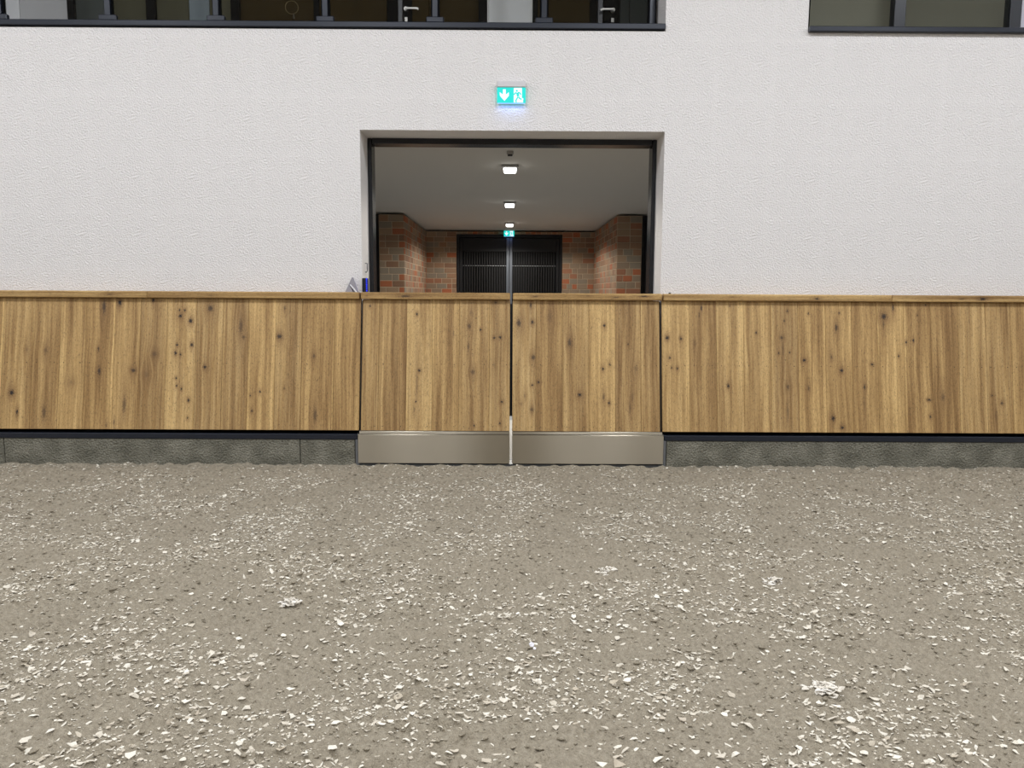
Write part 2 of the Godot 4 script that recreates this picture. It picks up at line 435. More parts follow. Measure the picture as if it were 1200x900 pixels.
# ---------------------------------------------------------------- fittings
func exit_sign(called: String, label: String, at: Vector3, w: float, over: float) -> void:
	var h := w * 0.52
	var t := thing(called, label, "exit sign", at)
	var plastic := paint(rgb(205, 203, 205), 0.5)
	var green := glow(rgb(0, 206, 196), 1.2)
	var white := glow(rgb(238, 250, 255), 1.05)
	part(t, "housing", bx(w, over, 0.055, 0.006), plastic, Vector3(0, h / 2.0 + over / 2.0, 0.0275))
	part(t, "panel", bx(w, h, 0.012, 0.002), green, Vector3(0, 0, 0.034))
	var z0 := 0.0395
	var z1 := 0.0412
	var px := func(x: float, y: float) -> Vector2: return Vector2((x - 595.0) / 500.0 * w, (480.0 - y) / 260.0 * h)
	var arrow := PackedVector2Array()
	for p in [[447, 382], [498, 382], [500, 470], [553, 430], [553, 490], [475, 580], [396, 492], [390, 430], [447, 468]]: arrow.append(px.call(p[0], p[1]))
	part(t, "arrow", extrude(arrow, z0, z1), white)
	var door := PackedVector2Array()
	for p in [[637, 358], [782, 358], [782, 530], [806, 530], [800, 604], [637, 604]]: door.append(px.call(p[0], p[1]))
	part(t, "doorway", extrude(door, z0, z1), white)
	var man := part(t, "running_figure", stroke([px.call(700, 440), px.call(716, 500)], w * 0.085, z1, z1 + 0.0012), green)
	for limb in [[[690, 438], [662, 446], [642, 474]], [[706, 436], [742, 442], [764, 472]], [[712, 510], [690, 545], [676, 572], [684, 602]], [[722, 506], [742, 538], [776, 548]]]:
		var line := []
		for p in limb: line.append(px.call(p[0], p[1]))
		part(man, "limb", stroke(line, w * 0.042, z1, z1 + 0.0012), green)
	part(man, "head", disc(w * 0.034, 0.0012, 12), green, Vector3(px.call(692, 405).x, px.call(692, 405).y, z1 + 0.0006), Vector3(PI / 2, 0, 0))
	var edge := glow(rgb(150, 190, 255), 1.2)
	part(t, "light_edge", bx(w * 0.96, 0.006, 0.010, 0.001), edge, Vector3(0, -h / 2.0 - 0.003, 0.034))
	var l := AreaLight3D.new()
	l.name = "edge_light"
	l.area_size = Vector2(w * 0.9, 0.02)
	l.light_color = Color(0.45, 0.62, 1.0)
	l.light_energy = 0.016
	l.area_range = 30.0
	l.shadow_enabled = true
	t.add_child(l)
	l.position = Vector3(0, -h / 2.0 - 0.008, 0.036)
	l.rotation = Vector3(-PI / 2, 0, 0)

func downlight(z: float, label: String) -> void:
	var t := thing("ceiling_downlight", label, "ceiling light", Vector3(-0.02, CEILING_Y, z), "square downlights along the passage ceiling")
	part(t, "housing", bx(0.2, 0.035, 0.2, 0.006), paint(rgb(150, 150, 150), 0.5), Vector3(0, -0.0175, 0))
	part(t, "diffuser", bx(0.15, 0.05, 0.15, 0.012), glow(Color(1.0, 0.99, 0.96), 7.0), Vector3(0, -0.058, 0))
	for x in [-0.088, 0.088]:
		part(t, "clip", bx(0.012, 0.05, 0.11, 0.003), paint(rgb(90, 90, 95), 0.4, 0.6), Vector3(x, -0.026, 0))
	var l := SpotLight3D.new()
	l.name = "beam"
	l.light_energy = PASSAGE_ENERGY
	l.light_color = Color(1.0, 0.98, 0.94)
	l.spot_angle = 82.0
	l.spot_range = 40.0
	l.spot_attenuation = 2.0
	l.spot_angle_attenuation = 0.25
	l.light_size = 0.06
	l.shadow_enabled = true
	t.add_child(l)
	l.position = Vector3(0, -0.09, 0)
	l.rotation = Vector3(-PI / 2, 0, 0)

func hall_light(x: float, z: float) -> void:
	var t := thing("hall_light", "long white arena luminaire under the hall ceiling behind the viewer", "ceiling light", Vector3(x, 6.75, z), "luminaires under the hall ceiling")
	part(t, "housing", bx(0.36, 0.08, 1.5, 0.01), paint(rgb(200, 200, 200), 0.5), Vector3(0, 0.045, 0))
	part(t, "diffuser", bx(0.30, 0.02, 1.42, 0.005), glow(Color(1, 0.985, 0.97), 3.0), Vector3(0, -0.005, 0))
	for s in [-0.5, 0.5]:
		part(t, "hanger", bx(0.012, 0.18, 0.012, 0.001), paint(rgb(120, 120, 120), 0.4, 0.8), Vector3(0, 0.17, s))
	var l := AreaLight3D.new()
	l.name = "panel_light"
	l.area_size = Vector2(0.30, 1.42)
	l.light_energy = HALL_ENERGY
	l.light_color = Color(0.955, 0.972, 1.0)
	l.area_range = 60.0
	l.shadow_enabled = true
	t.add_child(l)
	l.position = Vector3(0, -0.02, 0)
	l.rotation = Vector3(-PI / 2, 0, 0)

func brick_face(parent: Node3D, from: Vector3, right: Vector3, out: Vector3, width: float, y0: float, y1: float, clays: Array, rng: RandomNumberGenerator) -> void:
	var course := 0.125
	var b := Basis(right, Vector3.UP, out)
	var y := y0
	while y < y1 - 0.03:
		var h := minf(course, y1 - y) - 0.015
		var u := 0.0
		var first := true
		while u < width - 0.02:
			var l: float = [0.25, 0.25, 0.25, 0.125, 0.1875][rng.randi() % 5]
			if first: l = [0.25, 0.125, 0.1875, 0.0625 + 0.125][rng.randi() % 4]
			first = false
			l = minf(l, width - u)
			if width - u - l < 0.06: l = width - u
			var o := part(parent, "brick", bx(l - 0.015, h, 0.05, 0.004), clays[rng.randi() % clays.size()])
			var proud := rng.randf_range(-0.0015, 0.0025)
			o.transform = Transform3D(b, from + right * (u + l / 2.0) + Vector3.UP * (y + h / 2.0) + out * (-0.017 + proud) - parent.position)
			u += l
		y += course

const TUFTS := [[0.561, 3.012, 0.11, "broad pale felt tuft on the sand, farthest from the viewer of the big tufts"], [1.265, 4.411, 0.075, "fluffy white felt tuft in the foreground sand, nearest tuft to the viewer"], [1.485, 3.178, 0.08, "small pale felt tuft well to the side of the gate"], [-1.126, 3.613, 0.05, "pale felt tuft on the sand on the side of the blue lit box"], [0.09, 4.045, 0.034, "lilac white scrap standing upright in the middle of the sand"]]

const HALL_ENERGY := 16.0
const PASSAGE_ENERGY := 7.5

# ---------------------------------------------------------------- the scene
func _ready() -> void:
	# camera
	var cam := Camera3D.new()
	cam.name = "camera"
	add_child(cam)
	cam.position = Vector3(-0.024, 1.6, 7.35)
	cam.rotation = Vector3(-atan(106.0 / 900.0), -0.0045, 0.0055)
	cam.fov = 53.13
	cam.near = 0.05
	cam.far = 200.0
	cam.current = true
	# environment
	var env := Environment.new()
	env.background_mode = Environment.BG_COLOR
	env.background_color = Color(0.02, 0.02, 0.025)
	env.tonemap_mode = Environment.TONE_MAPPER_LINEAR
	env.tonemap_exposure = 1.0
	env.sdfgi_enabled = true
	env.ssao_enabled = true
	env.ssil_enabled = true
	var world := WorldEnvironment.new()
	world.name = "world_environment"
	world.environment = env
	add_child(world)
	# the hall's luminaires
	for x in [-9.0, -5.5, -2.0, 2.0, 5.5, 9.0]: hall_light(x, 4.0)
	for x in [-7.5, -4.5, -1.5, 1.5, 4.5, 7.5]: hall_light(x, 12.0)

	noises()
	shared_materials()
	shell()
	passage()
	gallery()
	kickboards()
	gate()
	signs_and_fittings()
	sand()

func noises() -> void:
	oak_fine = noise(3, 0.55, 3)
	oak_broad = noise(5, 0.045, 3)
	oak_pore = noise(8, 0.5, 2)
	n_big = noise(11, 0.55, 2)
	n_mid = noise(12, 3.2, 2)
	n_fine = noise(13, 13.0, 2)
	n_rake = noise(14, 0.9, 2)

func shared_materials() -> void:
	stucco = world_mapped(paint(rgb(229, 225, 223), 0.95), 1.9)
	stucco.normal_enabled = true
	stucco.normal_texture = relief(21, 0.05, 3, 6.0)
	stucco.normal_scale = 1.25
	anthracite = paint(rgb(34, 38, 48), 0.32, 0.2)
	steel = paint(rgb(184, 175, 158), 0.30, 1.0)
	steel.anisotropy_enabled = true
	steel.anisotropy = -1.0

func shell() -> void:
	var front := thing("wall_front", "white roughcast wall with the gate opening and upper windows", "wall", Vector3.ZERO, "", "structure")
	var rects := []
	for r in [[-12.0, -1.415, -0.2, 3.10], [1.415, 12.0, -0.2, 3.10], [-12.0, 12.0, 3.10, 3.99], [-12.0, -7.3, 3.99, 5.9], [1.395, 2.70, 3.99, 5.9], [7.9, 12.0, 3.99, 5.9], [-12.0, 12.0, 5.9, 7.2]]:
		rects.append([r[0], r[1], r[2], r[3], -0.6, 0.0])
	part(front, "render", boxes(rects), stucco)
	var other := paint(rgb(222, 220, 216), 0.9)
	var l := thing("wall_left", "plain white side wall of the riding hall", "wall", Vector3.ZERO, "", "structure")
	span(l, "render", other, -12.4, -12.0, -0.2, 7.2, -0.6, 20.4, 0.0)
	var r := thing("wall_right", "plain white side wall of the riding hall opposite the other", "wall", Vector3.ZERO, "", "structure")
	span(r, "render", other, 12.0, 12.4, -0.2, 7.2, -0.6, 20.4, 0.0)
	var b := thing("wall_back", "plain white long wall behind the viewer", "wall", Vector3.ZERO, "", "structure")
	span(b, "render", other, -12.0, 12.0, -0.2, 7.2, 20.0, 20.4, 0.0)
	var c := thing("ceiling", "pale grey ceiling high over the riding hall", "ceiling", Vector3.ZERO, "", "structure")
	span(c, "boarding", paint(rgb(190, 188, 182), 0.9), -12.4, 12.4, 7.0, 7.3, -0.6, 20.4, 0.0)
	# concrete plinth under the kickboards, cast in lengths
	var concrete := world_mapped(paint(Color.WHITE, 0.9), 0.42)
	concrete.albedo_texture = mottle(31, 0.016, 0.3, rgb(70, 68, 58), rgb(114, 111, 98), rgb(158, 154, 140), 0.5)
	concrete.normal_enabled = true
	concrete.normal_texture = relief(33, 0.22, 3, 3.0)
	var galv := paint(rgb(128, 130, 134), 0.45, 0.7)
	var k := 0
	for side in [[-12.0, -4.73, -1.97, -1.455], [1.455, 4.9, 8.4, 12.0]]:
		k += 1
		var t := thing("trim_%d" % k, ["grey concrete plinth under the kickboards, on the side of the triangular wedge", "grey concrete plinth under the kickboards, on the side without the triangular wedge"][k - 1], "plinth", Vector3.ZERO, "", "structure")
		for q in 3:
			span(t, "plinth_block", concrete, side[q] + 0.003, side[q + 1] - 0.003, -0.12, 0.238, 0.0, 0.283, 0.006)
		var e: float = -1.452 if k == 1 else 1.452
		span(t, "steel_edge", galv, minf(e, e + 0.034 * signf(-e)), maxf(e, e + 0.034 * signf(-e)), -0.05, 0.24, 0.05, 0.289, 0.003)

func passage() -> void:
	var white := paint(rgb(205, 202, 196), 0.9)
	var f := thing("floor_passage", "pale smooth floor of the passage behind the gate", "floor", Vector3.ZERO, "", "structure")
	span(f, "slab", paint(rgb(168, 164, 156), 0.5), -4.6, 4.6, -0.2, 0.0, -2.3, 0.05, 0.0)
	span(f, "rubber_mat", paint(rgb(150, 152, 154), 0.8), -4.6, 4.6, -0.2, 0.0, -12.0, -2.3, 0.0)
	var c := thing("ceiling_passage", "plain white passage ceiling with three square downlights", "ceiling", Vector3.ZERO, "", "structure")
	span(c, "plaster", white, -4.6, 4.6, CEILING_Y, 3.3, -12.2, -0.6, 0.0)
	var black := paint(rgb(20, 22, 27), 0.4, 0.2)
	var clays := []
	for s in [[172, 104, 72], [156, 122, 96], [150, 132, 112], [138, 106, 84], [164, 138, 112], [158, 110, 84], [142, 130, 114], [152, 122, 98], [146, 126, 106]]:
		var m := world_mapped(paint(rgb(s[0], s[1], s[2]), 0.9), 3.0)
		if clays.is_empty(): m.normal_texture = relief(41, 0.06, 3, 3.0, 256)
		else: m.normal_texture = clays[0].normal_texture
		m.normal_enabled = true
		clays.append(m)
	var mortar := paint(rgb(186, 166, 142), 0.95)
	var rng := RandomNumberGenerator.new()
	rng.seed = 77
	var top := CEILING_Y - 0.035
	for s in [-1.0, 1.0]:
		var side: String = "left" if s < 0 else "right"
		var w := thing("wall_passage_" + side, "brick pier wall of the passage with reddish and brown bricks, on the %s of the black door" % side, "brick wall", Vector3.ZERO, "", "structure")
		span(w, "mortar", mortar, minf(s * 2.05, s * 2.53), maxf(s * 2.05, s * 2.53), 0.0, top, BACK_Z, -7.66, 0.0)
		var from := Vector3(-2.53 if s < 0 else 2.05, 0, -7.66)
		brick_face(w, from, Vector3.RIGHT, Vector3.BACK, 0.48, 0.97, top, clays, rng)
		if s < 0: brick_face(w, Vector3(-2.05, 0, -7.65), Vector3.FORWARD, Vector3.RIGHT, 3.99, 0.97, top, clays, rng)
		else: brick_face(w, Vector3(2.05, 0, BACK_Z + 0.01), Vector3.BACK, Vector3.LEFT, 3.99, 0.97, top, clays, rng)
		# dark panelled fronts beside the piers
		var d := thing("door_%d" % (2 if s < 0 else 3), "black panelled stable front beside the %s brick pier" % side, "door", Vector3.ZERO, "", "structure")
		span(d, "leaf", black, minf(s * 2.54, s * 4.4), maxf(s * 2.54, s * 4.4), 0.0, 3.12, -8.0, -7.9)
		for q in 7:
			var x: float = s * (2.66 + q * 0.25)
			span(d, "batten", black, x - 0.03, x + 0.03, 0.1, 3.0, -7.9, -7.87)
		var o := thing("wall_hall_" + side, "dark side wall of the wide passage on the %s" % side, "wall", Vector3.ZERO, "", "structure")
		span(o, "render", paint(rgb(120, 116, 110), 0.9), minf(s * 4.4, s * 4.6), maxf(s * 4.4, s * 4.6), 0.0, 3.3, -12.0, -0.6, 0.0)
	# end wall with the black double door
	var e := thing("wall_end", "brick end wall around the black double door", "brick wall", Vector3.ZERO, "", "structure")
	part(e, "mortar", boxes([[-2.05, -1.31, 0.0, top, BACK_Z - 0.3, BACK_Z], [1.27, 2.05, 0.0, top, BACK_Z - 0.3, BACK_Z], [-1.31, 1.27, 3.03, top, BACK_Z - 0.3, BACK_Z]]), mortar)
	brick_face(e, Vector3(-2.05, 0, BACK_Z), Vector3.RIGHT, Vector3.BACK, 0.74, 0.97, top, clays, rng)
	brick_face(e, Vector3(1.27, 0, BACK_Z), Vector3.RIGHT, Vector3.BACK, 0.78, 0.97, top, clays, rng)
	for q in 20:
		part(e, "brick", bx(0.118, 0.055, 0.05, 0.004), clays[rng.randi() % clays.size()], Vector3(-1.31 + 0.065 + q * 0.129, 3.063, BACK_Z - 0.017))
	var dr := thing("door_1", "black double door with vertical bars at the far end of the passage", "door", Vector3(-0.02, 0, BACK_Z), "", "structure")
	var dark := paint(rgb(15, 16, 21), 0.45, 0.2)
	var post_grey := paint(rgb(98, 104, 114), 0.45, 0.2)
	var jet := paint(rgb(8, 8, 10), 0.6)
	part(dr, "frame", boxes([[-1.29, -1.22, 0, 3.03, -0.12, 0.02], [1.22, 1.29, 0, 3.03, -0.12, 0.02], [-1.22, 1.22, 2.95, 3.03, -0.12, 0.02]], 0.005), dark)
	part(dr, "backing", bx(2.6, 3.1, 0.04, 0.0), paint(rgb(20, 20, 23), 0.9), Vector3(0, 1.55, -0.16))
	for s in [-1.0, 1.0]:
		var leaf := part(dr, "leaf", boxes([[minf(s * 1.14, s * 1.215), maxf(s * 1.14, s * 1.215), 0.02, 2.94, -0.06, 0.0], [minf(s * 0.075, s * 1.14), maxf(s * 0.075, s * 1.14), 2.62, 2.94, -0.06, -0.02], [minf(s * 0.075, s * 1.14), maxf(s * 0.075, s * 1.14), 0.02, 0.9, -0.06, -0.02]], 0.004), dark)
		part(leaf, "meeting_stile", bx(0.068, 2.92, 0.09, 0.006), post_grey, Vector3(s * 0.039, 1.48, -0.015))
		for q in 17:
			part(leaf, "slat", bx(0.028, 1.72, 0.02, 0.004), jet, Vector3(s * (0.115 + q * 0.061), 1.76, -0.045))
		part(leaf, "bar", bx(1.06, 0.016, 0.012, 0.004), paint(rgb(170, 172, 176), 0.35, 0.8), Vector3(s * 0.607, 2.275, -0.062))
	# door frame in the opening of the arena wall
	var fr := thing("door_frame", "glossy black steel frame inside the white wall opening", "door frame")
	var gloss := paint(rgb(14, 16, 22), 0.26, 0.0)
	for s in [-1.0, 1.0]:
		span(fr, "jamb", gloss, minf(s * 1.373, s * 1.415), maxf(s * 1.373, s * 1.415), 0.0, 3.10, -0.56, -0.37, 0.006)
	span(fr, "lintel_bar", gloss, -1.372, 1.372, 3.046, 3.10, -0.56, -0.37, 0.006)
	downlight(-2.14, "square downlight nearest the gate on the passage ceiling")
	downlight(-5.88, "middle one of three square downlights on the passage ceiling")
	downlight(-9.66, "farthest square downlight, just above the small exit sign")
	var sm := thing("motion_detector", "small grey detector box on the passage ceiling before the nearest downlight", "detector", Vector3(-0.02, CEILING_Y, -1.2))
	part(sm, "box", bx(0.075, 0.035, 0.06, 0.006), paint(rgb(150, 148, 145), 0.5), Vector3(0, -0.0175, 0))
	part(sm, "lens", bx(0.055, 0.016, 0.045, 0.005), paint(rgb(25, 22, 20), 0.2), Vector3(0, -0.043, 0))

func lever(door: Node3D, x: float, y: float, dir: float) -> void:
	var chrome := paint(rgb(150, 148, 142), 0.4, 1.0)
	var h := part(door, "lever_handle", stroke([Vector2(0, 0), Vector2(dir * 0.125, 0), Vector2(dir * 0.14, -0.012)], 0.018, 0.05, 0.068), chrome, Vector3(x, y, 0) )
	part(h, "rosette", disc(0.024, 0.05, 16), chrome, Vector3(0, 0, 0.028), Vector3(PI / 2, 0, 0))
	part(door, "key_plate", extrude(Geometry2D.offset_polyline(PackedVector2Array([Vector2(0, -0.022), Vector2(0, 0.022)]), 0.015, Geometry2D.JOIN_ROUND, Geometry2D.END_ROUND)[0], 0.0, 0.01), chrome, Vector3(x, y - 0.1, 0.004))

func pane_material(tint: Color, alpha: float) -> StandardMaterial3D:
	var m := paint(Color(tint.r, tint.g, tint.b, alpha), 0.02)
	m.transparency = BaseMaterial3D.TRANSPARENCY_ALPHA
	m.metallic_specular = 0.3
	return m

func gallery() -> void:
	# room behind the upper windows
	var slab := thing("floor_gallery", "floor slab of the gallery rooms above the passage", "floor", Vector3.ZERO, "", "structure")
	span(slab, "slab", paint(rgb(120, 116, 108), 0.7), -8.4, 8.6, 3.31, 3.55, -4.0, -0.6, 0.0)
	var lid := thing("ceiling_gallery", "ceiling of the gallery rooms above the windows", "ceiling", Vector3.ZERO, "", "structure")
	span(lid, "plaster", paint(rgb(180, 178, 172), 0.9), -8.4, 8.6, 6.1, 6.3, -4.0, -0.6, 0.0)
	var ends := paint(rgb(150, 148, 142), 0.9)
	for q in [[-8.6, -8.4, "left"], [1.9, 2.1, "middle"], [8.6, 8.8, "right"]]:
		var w := thing("wall_gallery_" + String(q[2]), "cross wall of the gallery rooms, %s one" % q[2], "wall", Vector3.ZERO, "", "structure")
		span(w, "render", ends, q[0], q[1], 3.31, 6.3, -4.0, -0.6, 0.0)
	var back := thing("wall_gallery_back", "gallery rear partition of dark panels between black posts", "partition", Vector3(0, 0, -1.6), "", "structure")
	var grey := paint(rgb(186, 186, 186), 0.8)
	var pale := paint(rgb(220, 221, 222), 0.8)
	var dusk := paint(rgb(74, 78, 75), 0.5)
	var olive := paint(rgb(80, 78, 62), 0.5)
	var slate := paint(rgb(124, 134, 138), 0.5)
	var brown := paint(rgb(52, 41, 19), 0.35)
	var soot := paint(rgb(14, 14, 15), 0.5)
	for m: StandardMaterial3D in [dusk, olive, slate, brown, soot]:
		m.roughness = 0.7
		m.metallic_specular = 0.15
	for q in [[-8.4, -5.62, grey], [-5.62, -5.47, pale], [-5.47, -4.924, grey], [-4.848, -4.50, dusk], [-4.50, -4.055, olive], [-3.952, -3.593, olive], [-3.593, -3.366, slate], [-3.366, -3.12, olive], [-3.026, -2.203, brown], [-2.146, -1.40, brown], [-0.925, -0.376, brown], [0.278, 0.86, brown], [1.30, 1.90, dusk]]:
		span(back, "panel", q[2], q[0] + 0.002, q[1] - 0.002, 3.55, 6.1, -1.68, -1.62, 0.003)
	for q in [[-4.924, -4.848], [-4.055, -3.952], [-3.12, -3.026], [-2.203, -2.146], [-0.376, -0.281], [0.221, 0.278]]:
		span(back, "post", soot, q[0], q[1], 3.55, 6.1, -1.68, -1.58, 0.004)
	span(back, "backing", soot, -8.4, 1.9, 3.55, 6.1, -1.8, -1.7, 0.0)
	var rb := thing("wall_gallery_rear", "olive grey rear wall of the room behind the flush window", "wall", Vector3.ZERO, "", "structure")
	span(rb, "render", paint(rgb(172, 171, 151), 0.8), 2.1, 8.6, 3.55, 6.1, -1.9, -1.7, 0.0)
	var board := thing("white_board", "pale grey upright panel between two black posts in the gallery", "panel", Vector3(-0.03, 3.55, -1.6))
	part(board, "sheet", bx(0.47, 2.2, 0.03, 0.004), paint(rgb(218, 220, 218), 0.6), Vector3(0, 1.1, 0))
	for s in [-0.243, 0.243]:
		part(board, "edge_strip", bx(0.014, 2.2, 0.04, 0.003), paint(rgb(225, 225, 222), 0.6), Vector3(s, 1.1, 0.004))
	# two gallery doors with lever handles
	var d1 := thing("gallery_door", "dark gallery door with its chrome lever pointing right, behind the upper window", "door", Vector3(-1.16, 3.55, -1.6))
	part(d1, "stile", bx(0.05, 2.1, 0.05, 0.004), paint(rgb(52, 54, 58), 0.4), Vector3(-0.085, 1.05, -0.02))
	part(d1, "lock_stile", bx(0.105, 2.1, 0.05, 0.004), soot, Vector3(-0.008, 1.05, -0.02))
	part(d1, "leaf", bx(0.185, 2.1, 0.03, 0.003), brown, Vector3(0.139, 1.05, -0.02))
	lever(d1, -0.02, 1.165, 1.0)
	var d2 := thing("gallery_door", "dark gallery door with its chrome lever pointing left, behind the upper window", "door", Vector3(1.1, 3.55, -1.6))
	part(d2, "stile", bx(0.055, 2.1, 0.05, 0.004), paint(rgb(52, 54, 58), 0.4), Vector3(-0.125, 1.05, -0.02))
	part(d2, "lock_stile", bx(0.18, 2.1, 0.05, 0.004), soot, Vector3(0.0, 1.05, -0.02))
	part(d2, "leaf", bx(0.10, 2.1, 0.03, 0.003), dusk, Vector3(0.145, 1.05, -0.02))
	lever(d2, 0.012, 1.17, -1.0)
	var ring := thing("wire_ring", "thin wire ring hanging behind the upper window", "ring", Vector3(-2.42, 4.70, -1.5))
	var tor := TorusMesh.new()
	tor.inner_radius = 0.066; tor.outer_radius = 0.072; tor.rings = 32; tor.ring_segments = 6
	part(ring, "hoop", tor, paint(rgb(120, 105, 70), 0.4, 0.5), Vector3.ZERO, Vector3(PI / 2, 0.1, 0))
	part(ring, "cord", bx(0.006, 1.36, 0.006, 0.001), paint(rgb(60, 52, 36), 0.6), Vector3(0.03, 0.74, 0))
	part(ring, "pendant", disc(0.012, 0.05, 8), paint(rgb(70, 60, 40), 0.5), Vector3(0.02, -0.095, 0))
	# window over the gate, set back in the wall
	var w1 := thing("window_1", "long dark framed window band over the gate, set back in its reveal", "window", Vector3.ZERO, "", "structure")
	span(w1, "sill", anthracite, -7.3, 1.394, 4.0, 4.052, -0.33, 0.025, 0.006)
	span(w1, "bottom_rail", anthracite, -7.3, 1.394, 3.99, 4.165, -0.46, -0.34, 0.004)
	span(w1, "top_rail", anthracite, -7.3, 1.394, 5.82, 5.9, -0.46, -0.34, 0.004)
	var glass := pane_material(Color(0.06, 0.07, 0.07), 0.04)
	var posts := [-6.99, -5.95, -4.92, -3.88, -2.845, -1.80, -0.747, 0.30, 1.338]
	for k in posts.size():
		var x: float = posts[k]
		var post := span(w1, "post", anthracite, x - 0.027, x + 0.027, 4.165, 5.82, -0.43, -0.37, 0.004)
		for g in [-0.035, 0.035]: part(post, "gasket", bx(0.015, 1.655, 0.028, 0.002), soot, Vector3(g, 0, -0.014))
		if k < 8: part(post, "foot", bx(0.17, 0.055, 0.05, 0.008), anthracite, Vector3(0, -0.79, 0.012))
		if k > 0: span(w1, "pane", glass, posts[k - 1] + 0.028, x - 0.028, 4.165, 5.82, -0.411, -0.403, 0.0)
	# window flush with the wall
	var w2 := thing("window_2", "dark framed window flush with the white wall, beside the one over the gate", "window", Vector3.ZERO, "", "structure")
	span(w2, "sill", anthracite, 2.702, 7.9, 3.985, 4.034, -0.3, 0.045, 0.006)
	span(w2, "jamb", soot, 2.70, 2.712, 4.034, 5.9, -0.12, 0.002, 0.002)
	span(w2, "top_rail", anthracite, 2.71, 7.9, 5.84, 5.9, -0.12, -0.02, 0.004)
	var dark_bar := paint(rgb(15, 18, 26), 0.35)
	var glass2 := pane_material(Color(0.10, 0.11, 0.10), 0.10)
	var bars := [2.656, 3.548, 4.611, 5.68, 6.75, 7.85]
	for k in bars.size():
		var x: float = bars[k]
		if k > 0:
			span(w2, "mullion", dark_bar, x - 0.052, x + 0.052, 4.03, 5.84, -0.12, -0.02, 0.004)
			span(w2, "pane", glass2, bars[k - 1] + 0.053, x - 0.053, 4.03, 5.84, -0.064, -0.056, 0.0)
	var blind := thing("roller_blind", "pale lavender grey roller blind behind the outermost visible window pane", "blind", Vector3(5.15, 3.7, -0.15))
	part(blind, "cloth", bx(0.95, 2.1, 0.006, 0.001), paint(rgb(238, 236, 246), 0.8), Vector3(0, 1.05, 0))
	part(blind, "roller", disc(0.03, 0.97, 16), paint(rgb(190, 190, 195), 0.5), Vector3(0, 2.12, 0), Vector3(0, 0, PI / 2))

func cap_piece(parent: Node3D, x0: float, x1: float, tone: float, seed_at: int, knots: Array) -> void:
	var m := oak(0.066, x1 - x0, tone, knots, seed_at, 28, 512, true)
	part(parent, "cap_rail", bx(x1 - x0 - 0.002, 0.064, 0.104, 0.007), m, Vector3((x0 + x1) / 2.0, 1.573, 0.056) - parent.position)

func kickboards() -> void:
	var frame := paint(rgb(58, 48, 38), 0.9)
	var made := []
	for s in [-1, 1]:
		var list: Array = (LEFT_PLANKS if s < 0 else RIGHT_PLANKS).duplicate()
		var t := thing("kickboard", "leaning oak kickboard panelling %s" % ["below the triangular grey wedge, beside the blue lit box", "below the flush upper window, away from the grey wedge"][0 if s < 0 else 1], "kickboard", Vector3.ZERO, "leaning oak kickboards along the wall")
		made.clear()
		add_planks(t, list, 100 + 50 * s, made, false)
		var more := []                                   # the boarding runs on past the picture
		for k in 14:
			var x: float = (LEFT_PLANKS[0][0] - 0.255 * (k + 1)) if s < 0 else (RIGHT_PLANKS[-1][1] + 0.255 * k)
			more.append([x, x + 0.255, 0.0, [], (k * 5 + 3)])
		add_planks(t, more, 0, made, false)
		var x0: float = -8.4 if s < 0 else 1.428
		var x1: float = -1.428 if s < 0 else 8.6
		part(t, "framing", wedge(x0, x1), frame, Vector3.ZERO, Vector3(0, PI / 2, 0)).transform = Transform3D(Basis(Vector3(0, 0, 1), Vector3.UP, Vector3(1, 0, 0)), Vector3.ZERO)
		part(t, "base_rail", boxes([[x0, x1, 0.240, 0.290, 0.0, 0.291]], 0.004), anthracite)
		part(t, "rear_strip", boxes([[x0, x1, 0.290, 0.330, 0.0, 0.03]], 0.0), anthracite)
		if s < 0:
			cap_piece(t, -8.4, -3.41, 0.05, 301, [[0.5, 0.93, 0.01, 0.03, 0.6]])
			cap_piece(t, -3.41, -1.426, -0.05, 302, [[0.4, 0.3, 0.01, 0.02, 0.4]])
		else:
			cap_piece(t, 1.426, 3.575, 0.12, 303, [[0.4, 0.67, 0.01, 0.02, 0.8], [0.6, 0.3, 0.008, 0.02, 0.5]])
			cap_piece(t, 3.575, 8.6, -0.08, 304, [[0.5, 0.17, 0.014, 0.03, 0.9], [0.5, 0.13, 0.008, 0.02, 0.6]])

